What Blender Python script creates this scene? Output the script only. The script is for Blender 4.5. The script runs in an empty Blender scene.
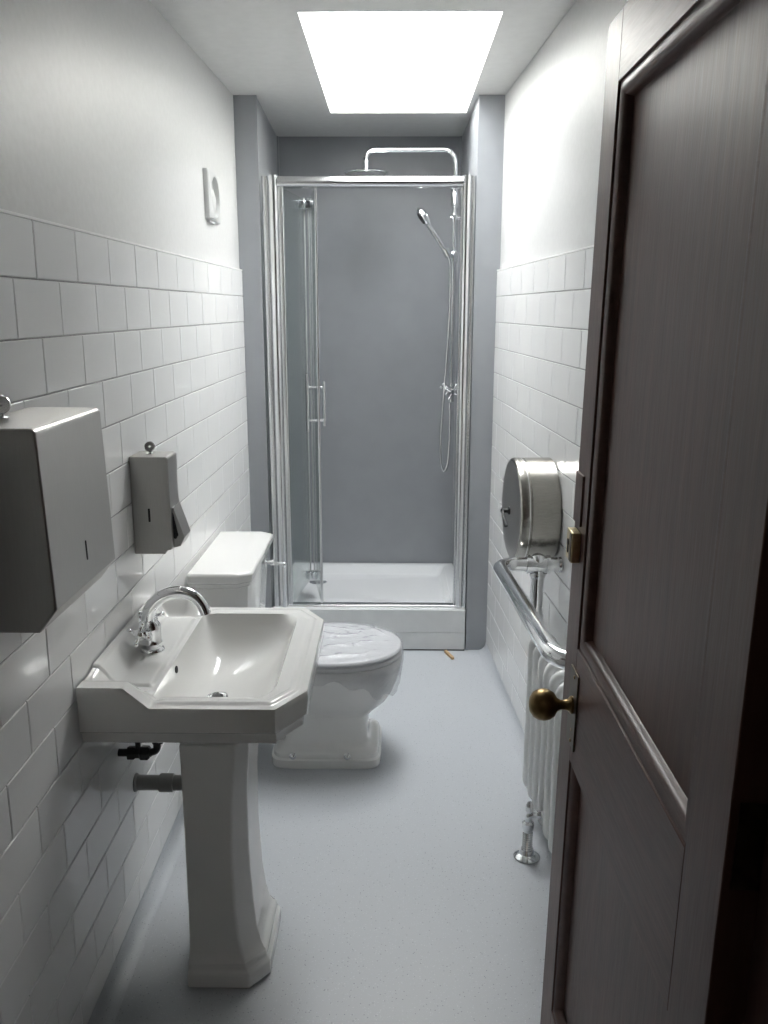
import bpy, bmesh, math, random
from mathutils import Vector, Matrix, noise
random.seed(7)
PI = math.pi
scene = bpy.context.scene
COL = scene.collection

# ------------------------------------------------------------------ materials
def mat(name, color=(.8, .8, .8), rough=.5, metal=0., spec=.5, coat=0., coat_rough=.05):
    m = bpy.data.materials.new(name); m.use_nodes = True
    b = m.node_tree.nodes['Principled BSDF']
    b.inputs['Base Color'].default_value = (*color, 1)
    b.inputs['Roughness'].default_value = rough
    b.inputs['Metallic'].default_value = metal
    b.inputs['Specular IOR Level'].default_value = spec
    b.inputs['Coat Weight'].default_value = coat
    b.inputs['Coat Roughness'].default_value = coat_rough
    return m

def nodes(m):
    return m.node_tree.nodes, m.node_tree.links, m.node_tree.nodes['Principled BSDF']

def add_noise(m, c1, c2, scale=(1, 1, 1), nscale=5., detail=4., rough_var=None, bump=0., bump_dist=.001, lo=.35, hi=.65):
    """object-space noise between two colours, optional bump and roughness variation"""
    n, l, b = nodes(m)
    tc = n.new('ShaderNodeTexCoord'); mp = n.new('ShaderNodeMapping'); mp.inputs['Scale'].default_value = scale
    l.new(tc.outputs['Object'], mp.inputs['Vector'])
    t = n.new('ShaderNodeTexNoise'); t.inputs['Scale'].default_value = nscale; t.inputs['Detail'].default_value = detail
    l.new(mp.outputs['Vector'], t.inputs['Vector'])
    r = n.new('ShaderNodeValToRGB')
    r.color_ramp.elements[0].position = lo; r.color_ramp.elements[1].position = hi
    r.color_ramp.elements[0].color = (*c1, 1); r.color_ramp.elements[1].color = (*c2, 1)
    l.new(t.outputs['Fac'], r.inputs['Fac']); l.new(r.outputs['Color'], b.inputs['Base Color'])
    if rough_var:
        mr = n.new('ShaderNodeMapRange'); mr.inputs['To Min'].default_value, mr.inputs['To Max'].default_value = rough_var
        l.new(t.outputs['Fac'], mr.inputs['Value']); l.new(mr.outputs['Result'], b.inputs['Roughness'])
    if bump:
        bp = n.new('ShaderNodeBump'); bp.inputs['Strength'].default_value = bump; bp.inputs['Distance'].default_value = bump_dist
        l.new(t.outputs['Fac'], bp.inputs['Height']); l.new(bp.outputs['Normal'], b.inputs['Normal'])
    return m

M = {}
M['paint'] = add_noise(mat('white_eggshell_paint', rough=.42, spec=.24), (.57, .57, .565), (.60, .60, .595), nscale=60, detail=3, bump=.2, bump_dist=.0012, rough_var=(.38, .48))
M['ceil'] = add_noise(mat('white_ceiling_paint', rough=.6), (.70, .70, .69), (.73, .73, .72), nscale=30)
M['tile'] = mat('white_glazed_tile', (.83, .83, .825), rough=.07, spec=.5)
M['grout'] = add_noise(mat('grey_grout', rough=.9), (.27, .27, .27), (.37, .37, .36), nscale=120)
M['greypanel'] = add_noise(mat('grey_wall_panel', rough=.38, spec=.45), (.285, .296, .312), (.30, .311, .328), nscale=9, rough_var=(.33, .42))
M['porcelain'] = mat('white_porcelain', (.79, .785, .765), rough=.07, spec=.5, coat=.3)
M['acrylic'] = mat('white_acrylic', (.82, .83, .84), rough=.12, spec=.5)
M['board'] = add_noise(mat('painted_board', rough=.4), (.60, .61, .61), (.64, .65, .65), nscale=14)
M['chrome'] = mat('chrome', (.86, .87, .88), rough=.06, metal=1)
M['satin'] = mat('satin_aluminium', (.74, .745, .75), rough=.24, metal=1)
M['polished'] = mat('polished_aluminium', (.76, .765, .77), rough=.17, metal=1)
M['darkmetal'] = mat('dark_metal', (.05, .05, .05), rough=.4, metal=.6)
M['black'] = mat('black_opening', (.006, .006, .006), rough=.7)
M['gap_shade'] = mat('dark_gap_shade', (.03, .03, .033), rough=.6)  # near-black colour for the painted shade below the plinth board
M['white_enamel'] = mat('white_enamel', (.86, .865, .86), rough=.16, spec=.5)
M['plastic'] = mat('white_plastic', (.80, .80, .79), rough=.3)
M['vent'] = mat('off_white_vent_plastic', (.52, .525, .52), rough=.35)
M['lid'] = mat('white_seat_plastic', (.66, .665, .67), rough=.3)
M['plastic_grey'] = mat('pale_grey_plastic', (.55, .56, .56), rough=.4)
M['pvc'] = mat('grey_waste_pipe_plastic', (.27, .27, .265), rough=.35)
M['brass'] = add_noise(mat('aged_brass', rough=.3, metal=1), (.20, .135, .062), (.34, .24, .11), nscale=40, rough_var=(.24, .42))
M['brass_bright'] = add_noise(mat('worn_bright_brass', rough=.3, metal=1), (.45, .36, .2), (.62, .52, .32), nscale=60)
M['brass_plate'] = add_noise(mat('tarnished_brass_plate', rough=.4, metal=1), (.09, .075, .055), (.15, .125, .09), nscale=50, rough_var=(.3, .5))
M['offcut'] = add_noise(mat('raw_pine', rough=.7), (.42, .27, .14), (.58, .40, .22), scale=(1, 12, 1), nscale=20)
M['hallpaint'] = mat('hall_paint', (.52, .48, .42), rough=.7)
M['carpet'] = add_noise(mat('hall_carpet', rough=.95), (.05, .04, .035), (.09, .075, .06), nscale=200)

# brushed stainless steel
def brushed(name, c1, c2, scale, r=(.27, .4)):
    m = mat(name, c1, rough=.3, metal=1)
    add_noise(m, c1, c2, scale=scale, nscale=30, detail=3, rough_var=r, bump=.05, bump_dist=.0004)
    return m
M['steel_v'] = brushed('brushed_steel_vertical', (.41, .402, .388), (.435, .427, .412), (20, 20, .6), r=(.32, .4))
M['steel_dark'] = brushed('brushed_steel_cover', (.27, .265, .26), (.31, .305, .30), (20, 20, .6), r=(.34, .44))
M['steel_h'] = brushed('brushed_steel_drum', (.37, .355, .325), (.43, .415, .38), (.5, 20, 20), r=(.2, .3))

# speckled safety vinyl
def make_vinyl():
    m = mat('speckled_blue_grey_vinyl', rough=.4, spec=.45)
    n, l, b = nodes(m)
    tc = n.new('ShaderNodeTexCoord')
    big = n.new('ShaderNodeTexNoise'); big.inputs['Scale'].default_value = 3; l.new(tc.outputs['Object'], big.inputs['Vector'])
    base = n.new('ShaderNodeMix'); base.data_type = 'RGBA'
    base.inputs['A'].default_value = (.455, .475, .50, 1); base.inputs['B'].default_value = (.485, .505, .53, 1)
    l.new(big.outputs['Fac'], base.inputs['Factor'])
    last = base.outputs['Result']
    for sc, th, col in ((150, .20, (.56, .58, .60, 1)), (120, .17, (.27, .295, .325, 1)), (190, .2, (.53, .56, .60, 1))):
        v = n.new('ShaderNodeTexVoronoi'); v.inputs['Scale'].default_value = sc
        l.new(tc.outputs['Object'], v.inputs['Vector'])
        lt = n.new('ShaderNodeMath'); lt.operation = 'LESS_THAN'; lt.inputs[1].default_value = th
        l.new(v.outputs['Distance'], lt.inputs[0])
        sepc = n.new('ShaderNodeSeparateColor'); l.new(v.outputs['Color'], sepc.inputs['Color'])
        gt = n.new('ShaderNodeMath'); gt.operation = 'GREATER_THAN'; gt.inputs[1].default_value = .55
        l.new(sepc.outputs['Red'], gt.inputs[0])
        mu = n.new('ShaderNodeMath'); mu.operation = 'MULTIPLY'; l.new(lt.outputs[0], mu.inputs[0]); l.new(gt.outputs[0], mu.inputs[1])
        mx = n.new('ShaderNodeMix'); mx.data_type = 'RGBA'; mx.inputs['B'].default_value = col
        l.new(mu.outputs[0], mx.inputs['Factor']); l.new(last, mx.inputs['A']); last = mx.outputs['Result']
    l.new(last, b.inputs['Base Color'])
    fine = n.new('ShaderNodeTexNoise'); fine.inputs['Scale'].default_value = 180; l.new(tc.outputs['Object'], fine.inputs['Vector'])
    bp = n.new('ShaderNodeBump'); bp.inputs['Strength'].default_value = .12; bp.inputs['Distance'].default_value = .001
    l.new(fine.outputs['Fac'], bp.inputs['Height']); l.new(bp.outputs['Normal'], b.inputs['Normal'])
    return m
M['vinyl'] = make_vinyl()

# dark stained oak, grain along the given axis of the object
def make_wood(name, axis):
    m = mat(name, rough=.42, spec=.5)
    n, l, b = nodes(m)
    tc = n.new('ShaderNodeTexCoord'); mp = n.new('ShaderNodeMapping')
    s = [34, 34, 34]; s[axis] = 1.6
    mp.inputs['Scale'].default_value = s; l.new(tc.outputs['Object'], mp.inputs['Vector'])
    t = n.new('ShaderNodeTexNoise'); t.inputs['Scale'].default_value = 1.6; t.inputs['Detail'].default_value = 8; t.inputs['Roughness'].default_value = .65
    l.new(mp.outputs['Vector'], t.inputs['Vector'])
    r = n.new('ShaderNodeValToRGB'); e = r.color_ramp.elements
    e[0].position, e[0].color = .25, (.066, .029, .022, 1); e[1].position, e[1].color = .75, (.118, .056, .042, 1)
    l.new(t.outputs['Fac'], r.inputs['Fac']); l.new(r.outputs['Color'], b.inputs['Base Color'])
    # short ray flecks across the grain
    mp2 = n.new('ShaderNodeMapping'); s2 = [110, 110, 110]; s2[axis] = 9
    mp2.inputs['Scale'].default_value = s2; l.new(tc.outputs['Object'], mp2.inputs['Vector'])
    t2 = n.new('ShaderNodeTexNoise'); t2.inputs['Scale'].default_value = 2; t2.inputs['Detail'].default_value = 2; l.new(mp2.outputs['Vector'], t2.inputs['Vector'])
    ad = n.new('ShaderNodeMath'); ad.operation = 'ADD'; l.new(t.outputs['Fac'], ad.inputs[0]); l.new(t2.outputs['Fac'], ad.inputs[1])
    bp = n.new('ShaderNodeBump'); bp.inputs['Strength'].default_value = .22; bp.inputs['Distance'].default_value = .0010
    l.new(ad.outputs[0], bp.inputs['Height']); l.new(bp.outputs['Normal'], b.inputs['Normal'])
    mr = n.new('ShaderNodeMapRange'); mr.inputs['To Min'].default_value = .36; mr.inputs['To Max'].default_value = .5
    l.new(t2.outputs['Fac'], mr.inputs['Value']); l.new(mr.outputs['Result'], b.inputs['Roughness'])
    return m
M['wood_v'] = make_wood('dark_oak_upright', 2)
M['wood_h'] = make_wood('dark_oak_crosswise', 1)

def thin_glass(name, tint, ior=1.5, rough=0., extra=0.):
    m = bpy.data.materials.new(name); m.use_nodes = True
    n, l = m.node_tree.nodes, m.node_tree.links
    n.remove(n['Principled BSDF'])
    out = n['Material Output']
    tr = n.new('ShaderNodeBsdfTransparent'); tr.inputs['Color'].default_value = (*tint, 1)
    gl = n.new('ShaderNodeBsdfGlossy'); gl.inputs['Roughness'].default_value = rough
    lw = n.new('ShaderNodeLayerWeight'); lw.inputs['Blend'].default_value = .5
    pw = n.new('ShaderNodeMath'); pw.operation = 'POWER'; pw.inputs[1].default_value = 5.; l.new(lw.outputs['Facing'], pw.inputs[0])
    ad = n.new('ShaderNodeMath'); ad.operation = 'MULTIPLY_ADD'; ad.inputs[1].default_value = .6; ad.inputs[2].default_value = .03 + extra; ad.use_clamp = True
    l.new(pw.outputs[0], ad.inputs[0])
    mx = n.new('ShaderNodeMixShader'); l.new(ad.outputs[0], mx.inputs['Fac'])
    l.new(tr.outputs[0], mx.inputs[1]); l.new(gl.outputs[0], mx.inputs[2]); l.new(mx.outputs[0], out.inputs['Surface'])
    return m
M['glass'] = thin_glass('clear_shower_glass', (.955, .98, .975), 1.5, extra=.02)
M['skyglass'] = thin_glass('rooflight_glass', (.96, .97, .97), 1.3)

def make_film():
    m = bpy.data.materials.new('clear_polythene_film'); m.use_nodes = True
    n, l = m.node_tree.nodes, m.node_tree.links
    b = n['Principled BSDF']; b.inputs['Base Color'].default_value = (.55, .56, .58, 1); b.inputs['Roughness'].default_value = .13
    b.inputs['Specular IOR Level'].default_value = .8
    tr = n.new('ShaderNodeBsdfTransparent'); tr.inputs['Color'].default_value = (.96, .96, .97, 1)
    tc = n.new('ShaderNodeTexCoord'); mp = n.new('ShaderNodeMapping'); mp.inputs['Scale'].default_value = (7, 10, 9); mp.inputs['Rotation'].default_value = (0, 0, .5)
    l.new(tc.outputs['Object'], mp.inputs['Vector'])
    t = n.new('ShaderNodeTexNoise'); t.inputs['Scale'].default_value = 1.6; t.inputs['Detail'].default_value = 2.5; t.inputs['Distortion'].default_value = 1.8
    l.new(mp.outputs['Vector'], t.inputs['Vector'])
    bp = n.new('ShaderNodeBump'); bp.inputs['Strength'].default_value = 1.; bp.inputs['Distance'].default_value = .006
    l.new(t.outputs['Fac'], bp.inputs['Height']); l.new(bp.outputs['Normal'], b.inputs['Normal'])
    lw = n.new('ShaderNodeLayerWeight'); lw.inputs['Blend'].default_value = .35
    l.new(bp.outputs['Normal'], lw.inputs['Normal'])
    mr = n.new('ShaderNodeMapRange'); mr.inputs['To Min'].default_value = .24; mr.inputs['To Max'].default_value = .62
    l.new(lw.outputs['Facing'], mr.inputs['Value'])
    mx = n.new('ShaderNodeMixShader'); l.new(mr.outputs['Result'], mx.inputs['Fac'])
    l.new(tr.outputs[0], mx.inputs[1]); l.new(b.outputs[0], mx.inputs[2]); l.new(mx.outputs[0], n['Material Output'].inputs['Surface'])
    return m
M['film'] = make_film()

# ------------------------------------------------------------------ geometry helpers
def sstep(a, b, x):
    t = max(0., min(1., (x - a) / (b - a))); return t * t * (3 - 2 * t)

def box(bm, x0, x1, y0, y1, z0, z1):
    v = [bm.verts.new(p) for p in ((x0, y0, z0), (x1, y0, z0), (x1, y1, z0), (x0, y1, z0), (x0, y0, z1), (x1, y0, z1), (x1, y1, z1), (x0, y1, z1))]
    for f in ((3, 2, 1, 0), (4, 5, 6, 7), (0, 1, 5, 4), (1, 2, 6, 5), (2, 3, 7, 6), (3, 0, 4, 7)):
        bm.faces.new([v[i] for i in f])
    return v

def hexa(bm, bottom, top):
    """closed solid between two equal-length polygons (lists of points)"""
    loft(bm, [bottom, top])

def loft(bm, rings, cap0=True, cap1=True, closed=True):
    vr = [[bm.verts.new(p) for p in r] for r in rings]
    n = len(vr[0])
    for a, b in zip(vr[:-1], vr[1:]):
        for i in range(n if closed else n - 1):
            j = (i + 1) % n
            bm.faces.new((a[i], a[j], b[j], b[i]))
    if cap0: bm.faces.new(list(reversed(vr[0])))
    if cap1: bm.faces.new(vr[-1])
    return vr

def fillet(pts, r, n=8, closed=False):
    pts = [Vector(p) for p in pts]; out = []
    N = len(pts)
    for i, p in enumerate(pts):
        if not closed and i in (0, N - 1): out.append(p); continue
        a = pts[i - 1] - p; b = pts[(i + 1) % N] - p
        rr = r[i] if isinstance(r, (list, tuple)) else r
        ang = a.angle(b)
        if rr <= 0 or ang > PI - .01: out.append(p); continue
        d = min(rr / math.tan(ang / 2), a.length * .49, b.length * .49); rr = d * math.tan(ang / 2)
        an, bn = a.normalized(), b.normalized()
        c = p + (an + bn).normalized() * (rr / math.sin(ang / 2))
        v0 = p + an * d - c; v1 = p + bn * d - c
        tot = v0.angle(v1)
        for k in range(n + 1):
            t = k / n
            out.append(c + (v0 * math.sin((1 - t) * tot) + v1 * math.sin(t * tot)) / math.sin(tot))
    return out

def tube(bm, pts, r, seg=16, caps=True, closed=False):
    pts = [Vector(p) for p in pts]
    if closed: pts = pts + [pts[0]]
    N = len(pts); rings = []
    tans = []
    for i in range(N):
        if closed and i in (0, N - 1): t = (pts[1] - pts[0]).normalized() + (pts[-1] - pts[-2]).normalized()
        elif i == 0: t = pts[1] - pts[0]
        elif i == N - 1: t = pts[-1] - pts[-2]
        else: t = (pts[i + 1] - pts[i]).normalized() + (pts[i] - pts[i - 1]).normalized()
        tans.append(t.normalized())
    up = Vector((0, 0, 1)) if abs(tans[0].z) < .9 else Vector((1, 0, 0))
    u = tans[0].cross(up).normalized()
    for i in range(N):
        if i: 
            q = tans[i - 1].rotation_difference(tans[i]); u = (q @ u).normalized()
        w = tans[i].cross(u).normalized()
        rr = r[i] if isinstance(r, (list, tuple)) else r
        rings.append([pts[i] + (u * math.cos(2 * PI * k / seg) + w * math.sin(2 * PI * k / seg)) * rr for k in range(seg)])
    loft(bm, rings, cap0=caps and not closed, cap1=caps and not closed)

def lathe(bm, prof, origin, axis=(0, 0, 1), seg=24, caps=True):
    """prof: (radius, height) along axis from origin"""
    a = Vector(axis).normalized(); o = Vector(origin)
    u = a.orthogonal().normalized(); w = a.cross(u)
    rings = [[o + a * h + (u * math.cos(2 * PI * k / seg) + w * math.sin(2 * PI * k / seg)) * max(r, 1e-4) for k in range(seg)] for r, h in prof]
    loft(bm, rings, caps, caps)

def ball(bm, c, r, seg=16, axis=(0, 0, 1), sz=1.):
    n = 10
    lathe(bm, [(r * math.sin(PI * k / n), -r * sz * math.cos(PI * k / n)) for k in range(n + 1)], c, axis, seg, caps=True)

def rrect(x0, x1, y0, y1, r, n=6):
    """rounded rectangle points, r one radius or four (x0y0, x1y0, x1y1, x0y1)"""
    rs = r if isinstance(r, (list, tuple)) else [r] * 4
    cs = [(x0, y0, 1, 1, PI), (x1, y0, -1, 1, 1.5 * PI), (x1, y1, -1, -1, 0), (x0, y1, 1, -1, .5 * PI)]
    out = []
    for (x, y, sx, sy, a0), rr in zip(cs, rs):
        rr = max(rr, 1e-5)
        for k in range(n + 1):
            a = a0 + .5 * PI * k / n
            out.append((x + sx * rr + rr * math.cos(a), y + sy * rr + rr * math.sin(a)))
    return out

def obj(name, bm, m, parent=None, smooth=35, bevel=0., bseg=2, recalc=True):
    if recalc: bmesh.ops.recalc_face_normals(bm, faces=bm.faces)
    me = bpy.data.meshes.new(name)
    if parent is not None:
        off = parent_world(parent)
        bmesh.ops.transform(bm, matrix=off.inverted(), verts=bm.verts)
    bm.to_mesh(me); bm.free()
    me.materials.append(M[m] if isinstance(m, str) else m)
    if smooth:
        me.polygons.foreach_set('use_smooth', [True] * len(me.polygons))
        me.set_sharp_from_angle(angle=math.radians(smooth))
    o = bpy.data.objects.new(name, me); COL.objects.link(o)
    if parent is not None: o.parent = parent
    if bevel:
        md = o.modifiers.new('edge_softening', 'BEVEL'); md.width = bevel; md.segments = bseg; md.limit_method = 'ANGLE'; md.angle_limit = math.radians(40)
        md.harden_normals = False
    return o

def parent_world(o):
    m = Matrix.Identity(4)
    while o is not None:
        m = o.matrix_basis @ m; o = o.parent
    return m

def thing(name, loc, label, cat, kind=None, rot=None, group=None):
    o = bpy.data.objects.new(name, None); COL.objects.link(o)
    o.empty_display_size = .05
    o.location = loc
    if rot: o.rotation_euler = rot
    o['label'] = label; o['category'] = cat
    if kind: o['kind'] = kind
    if group: o['group'] = group
    return o

def tag(o, label, cat, kind=None, group=None):
    o['label'] = label; o['category'] = cat
    if kind: o['kind'] = kind
    if group: o['group'] = group
    return o

NB = bmesh.new

# ------------------------------------------------------------------ room dimensions
ZT = 1.6126           # top of the tiling
ZC = 2.261            # ceiling
YN = -2.90            # inner face of the doorway wall
def xl(y): return .013 * max(0., min(1., 1 + y / 1.15))   # left-hand tiled face bows in slightly towards the pier
def xr(y): return 1.03 - .0576 * y       # right-hand tiled face
SX0, SX1, SY0, SY1, SZ = .352, .918, -.945, .315, 2.74   # rooflight shaft

# floor ------------------------------------------------------------
bm = NB(); box(bm, -.12, 1.32, YN - .12, .95, -.06, 0.)
tag(obj('floor', bm, 'vinyl'), 'blue-grey speckled vinyl floor of the narrow room', 'floor', 'structure')

# walls ------------------------------------------------------------
def tiles(bm, face, along, n_rows, y_from, y_to, joint0):
    """individual bevelled tiles; face(y)->x of the glazed face, along=+1 if the room is on +x"""
    g = .0011; h = .1; t = .006; bv = .0016
    for r in range(n_rows):
        z1 = ZT - r * h; z0 = z1 - h
        y = joint0 - .2 * 30 + (r % 2) * .1
        while y < y_to:
            a, b = max(y, y_from), min(y + .2, y_to)
            y += .2
            if b - a < .012: continue
            ti = random.uniform(-.0018, .0018); tj = random.uniform(-.0022, .0022); off = random.uniform(-.0003, .0003)
            def P(yy, zz, inset):
                dx = off + ti * (yy - (a + b) / 2) + tj * (zz - (z0 + z1) / 2)
                return (face(yy) + along * (dx - inset), yy, zz)
            a_, b_, p, q = a + g, b - g, z0 + g, z1 - g
            rings = [[P(a_, p, t), P(b_, p, t), P(b_, q, t), P(a_, q, t)],
                     [P(a_, p, bv * .8), P(b_, p, bv * .8), P(b_, q, bv * .8), P(a_, q, bv * .8)],
                     [P(a_ + bv, p + bv, 0), P(b_ - bv, p + bv, 0), P(b_ - bv, q - bv, 0), P(a_ + bv, q - bv, 0)]]
            loft(bm, rings, cap0=False)

# left wall: plaster, leaning outward slightly towards the ceiling near the door
bm = NB()
def lean(y): return -.012 + .021 * y
yy = [YN, -2.2, -1.5, -1.15, -.8, -.4, 0.0, .02]
loft(bm, [[(-.16, y, 0), (xl(y) - .0085, y, 0), (xl(y) - .0085, y, ZT), (xl(y) - .011, y, ZT), (xl(y) + lean(min(y, 0)), y, ZC + .002), (-.16, y, ZC + .002)] for y in yy])
wl = tag(obj('wall_left', bm, 'paint', smooth=20), 'left wall with white paint above white metro tiles', 'wall', 'structure')
bm = NB(); loft(bm, [[(xl(y) - .0088, y, ZT - 1.6), (xl(y) - .003, y, ZT - 1.6), (xl(y) - .003, y, ZT - .0008), (xl(y) - .0088, y, ZT - .0008)] for y in (YN, -1.15, -.002)]); obj('grout_bed', bm, 'grout', wl, smooth=0)
bm = NB(); tiles(bm, xl, 1, 16, YN, -.001, -2.0287); obj('tiling', bm, 'tile', wl, smooth=0)
bm = NB(); loft(bm, [[(xl(y) - .012, y, ZT - .0008), (xl(y) + .0006, y, ZT - .0008), (xl(y) + .0006, y, ZT + .004), (xl(y) - .012, y, ZT + .004)] for y in (YN, -1.15, -.001)]); obj('sealant_bead', bm, 'plastic', wl, smooth=0)

# right wall
bm = NB()
def RW(y, d): return xr(y) + d
loft(bm, [[(RW(y, .0085), y, 0), (RW(y, .16), y, 0), (RW(y, .16), y, ZC + .002), (RW(y, .012), y, ZC + .002), (RW(y, .012), y, ZT), (RW(y, .0085), y, ZT)] for y in (YN, .02)])
wr = tag(obj('wall_right', bm, 'paint', smooth=20), 'right wall with white paint above white metro tiles', 'wall', 'structure')
bm = NB(); loft(bm, [[(RW(y, .003), y, ZT - 1.6), (RW(y, .0086), y, ZT - 1.6), (RW(y, .0086), y, ZT - .0008), (RW(y, .003), y, ZT - .0008)] for y in (YN, 0)]); obj('grout_bed', bm, 'grout', wr, smooth=0)
bm = NB(); tiles(bm, xr, -1, 16, YN, -.001, -.9); obj('tiling', bm, 'tile', wr, smooth=0)
bm = NB(); loft(bm, [[(RW(y, -.0006), y, ZT - .0008), (RW(y, .012), y, ZT - .0008), (RW(y, .012), y, ZT + .004), (RW(y, -.0006), y, ZT + .004)] for y in (YN, -.001)]); obj('sealant_bead', bm, 'plastic', wr, smooth=0)

# coved vinyl skirting both sides
def cove(name, xf, s, label, R=.036):
    bm = NB(); rings = []
    for y in (YN, -1.15, -.002):
        x = xf(y)
        prof = [(x - s * .004, 0.0005)] + [(x + s * (R - R * math.sin(a) ), R - R * math.cos(a)) for a in [PI / 2 * k / 8 for k in range(8, -1, -1)]]
        prof = [(x + s * .0005, .0005), (x + s * .0005, R + .002), (x + s * .0018, R + .002)] + [(x + s * (.0018 + R - R * math.sin(a)), .001 + R - R * math.cos(a)) for a in [PI / 2 * k / 8 for k in range(8, -1, -1)]] + [(x + s * (.0018 + R), .0005)]
        rings.append([(px, y, pz) for px, pz in prof])
    loft(bm, rings)
    return tag(obj(name, bm, 'vinyl', smooth=40), label, 'skirting', 'structure')
cove('baseboard_left', xl, 1, 'coved blue-grey vinyl skirting under the left tiles')
cove('baseboard_right', xr, -1, 'coved blue-grey vinyl skirting under the right tiles')

# grey clad piers and shower recess
bm = NB(); hexa(bm, [(-.1, 0, 0), (.088, 0, 0), (.060, .835, 0), (-.1, .835, 0)], [(-.1, 0, ZC), (.088, 0, ZC), (.060, .835, ZC), (-.1, .835, ZC)])
o = tag(obj('wall_recess_left', bm, 'greypanel', bevel=.002), 'grey clad pier left of the shower', 'wall', 'structure')
bm = NB(); box(bm, .0785, .0905, -.0025, .0, 0.0, ZC - .001); box(bm, .0875, .0905, 0, .012, .19, ZC - .001); obj('corner_trim', bm, 'greypanel', o)
bm = NB(); hexa(bm, [(.944, 0, 0), (1.15, 0, 0), (1.15, .835, 0), (.938, .835, 0)], [(.944, 0, ZC), (1.15, 0, ZC), (1.15, .835, ZC), (.938, .835, ZC)])
o = tag(obj('wall_recess_right', bm, 'greypanel', bevel=.002), 'grey clad pier right of the shower', 'wall', 'structure')
bm = NB(); box(bm, .9415, .9535, -.0025, .0, 0.0, ZC - .001); box(bm, .9415, .9445, 0, .012, .19, ZC - .001); obj('corner_trim', bm, 'greypanel', o)
bm = NB(); box(bm, -.1, 1.15, .82, .95, 0, ZC + .002)
tag(obj('wall_back', bm, 'greypanel', smooth=0), 'smooth grey panelled back wall of the shower', 'wall', 'structure')
bm = NB(); box(bm, .061, .069, .803, .8199, .19, ZC - .001); box(bm, .930, .938, .803, .8199, .19, ZC - .001)
tag(obj('trim_1', bm, 'greypanel', smooth=0), 'thin grey corner trims inside the shower recess', 'trim', 'structure')

# ceiling with rooflight shaft
bm = NB()
x0, x1, y0, y1 = -.16, 1.36, YN - .12, .95
for (a, b, c, d) in ((x0, SX0, y0, y1), (SX1, x1, y0, y1), (SX0, SX1, y0, SY0), (SX0, SX1, SY1, y1)):
    box(bm, a, b, c, d, ZC, ZC + .03)
t = .03
box(bm, SX0 - t, SX0, SY0 - t, SY1 + t, ZC + .03, SZ); box(bm, SX1, SX1 + t, SY0 - t, SY1 + t, ZC + .03, SZ)
box(bm, SX0, SX1, SY0 - t, SY0, ZC + .03, SZ); box(bm, SX0, SX1, SY1, SY1 + t, ZC + .03, SZ)
tag(obj('ceiling', bm, 'ceil', smooth=0), 'white ceiling with a square rooflight shaft cut through it', 'ceiling', 'structure')
w1 = thing('window_1', ((SX0 + SX1) / 2, (SY0 + SY1) / 2, SZ), 'bright square rooflight above the shower end of the ceiling', 'rooflight', 'structure')
bm = NB()
fo, fi = .05, .0
for (a, b, c, d) in ((SX0 - fo, SX0 + fi, SY0 - fo, SY1 + fo), (SX1 - fi, SX1 + fo, SY0 - fo, SY1 + fo), (SX0 + fi, SX1 - fi, SY0 - fo, SY0 + fi), (SX0 + fi, SX1 - fi, SY1 - fi, SY1 + fo)):
    box(bm, a, b, c, d, SZ, SZ + .03)
obj('window_frame', bm, 'plastic', w1, smooth=0)
bm = NB(); box(bm, SX0 - .01, SX1 + .01, SY0 - .01, SY1 + .01, SZ + .03, SZ + .036); obj('pane', bm, 'skyglass', w1, smooth=0)

# doorway wall, frame, hall behind the camera
OX0, OX1, OZ = .10, .977, 1.905
bm = NB()
box(bm, -.16, OX0, YN - .12, YN, 0, ZC); box(bm, OX1, 1.36, YN - .12, YN, 0, ZC); box(bm, OX0, OX1, YN - .12, YN, OZ, ZC)
tag(obj('wall_front', bm, 'paint', smooth=0), 'doorway wall at the near end of the room', 'wall', 'structure')
bm = NB()
box(bm, OX0, OX0 + .02, YN - .125, YN + .005, 0, OZ); box(bm, OX1 - .012, OX1, YN - .125, YN + .028, 0, OZ); box(bm, OX0 + .02, OX1 - .012, YN - .125, YN + .005, OZ - .012, OZ)
box(bm, OX1 - .026, OX1 - .012, YN - .125, YN - .05, 0, OZ - .012)
for s in (-1,):
    box(bm, OX1 - .004, OX1 + .07, YN - .142, YN - .12, 0, OZ + .07); box(bm, OX0 - .07, OX0 + .004, YN - .142, YN - .12, 0, OZ + .07); box(bm, OX0 - .07, OX1 + .07, YN - .142, YN - .12, OZ - .004, OZ + .0705)
tag(obj('trim_2', bm, 'wood_v', bevel=.002), 'dark wooden frame around the doorway', 'door frame', 'structure')
bm = NB(); box(bm, -.9, 2.0, -5.6, YN - .12, -.06, -.001)
tag(obj('floor_hall', bm, 'carpet', smooth=0), 'dark hall floor outside the door', 'floor', 'structure')
bm = NB()
box(bm, -.95, -.9, -5.6, YN - .12, 0, 2.4); box(bm, 2.0, 2.05, -5.6, YN - .12, 0, 2.4); box(bm, -.95, 2.05, -5.65, -5.6, 0, 2.4)
box(bm, -.95, -.16, YN - .12, YN, 0, 2.4); box(bm, 1.36, 2.05, YN - .12, YN, 0, 2.4)
box(bm, -.16, 1.36, YN - .12, YN - .02, ZC + .03, 2.4)
tag(obj('wall_hall', bm, 'hallpaint', smooth=0), 'walls of the dim hall outside the door', 'wall', 'structure')
bm = NB(); box(bm, -.95, 2.05, -5.65, YN - .0, 2.4, 2.45)
tag(obj('ceiling_hall', bm, 'ceil', smooth=0), 'ceiling of the hall outside the door', 'ceiling', 'structure')

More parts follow.
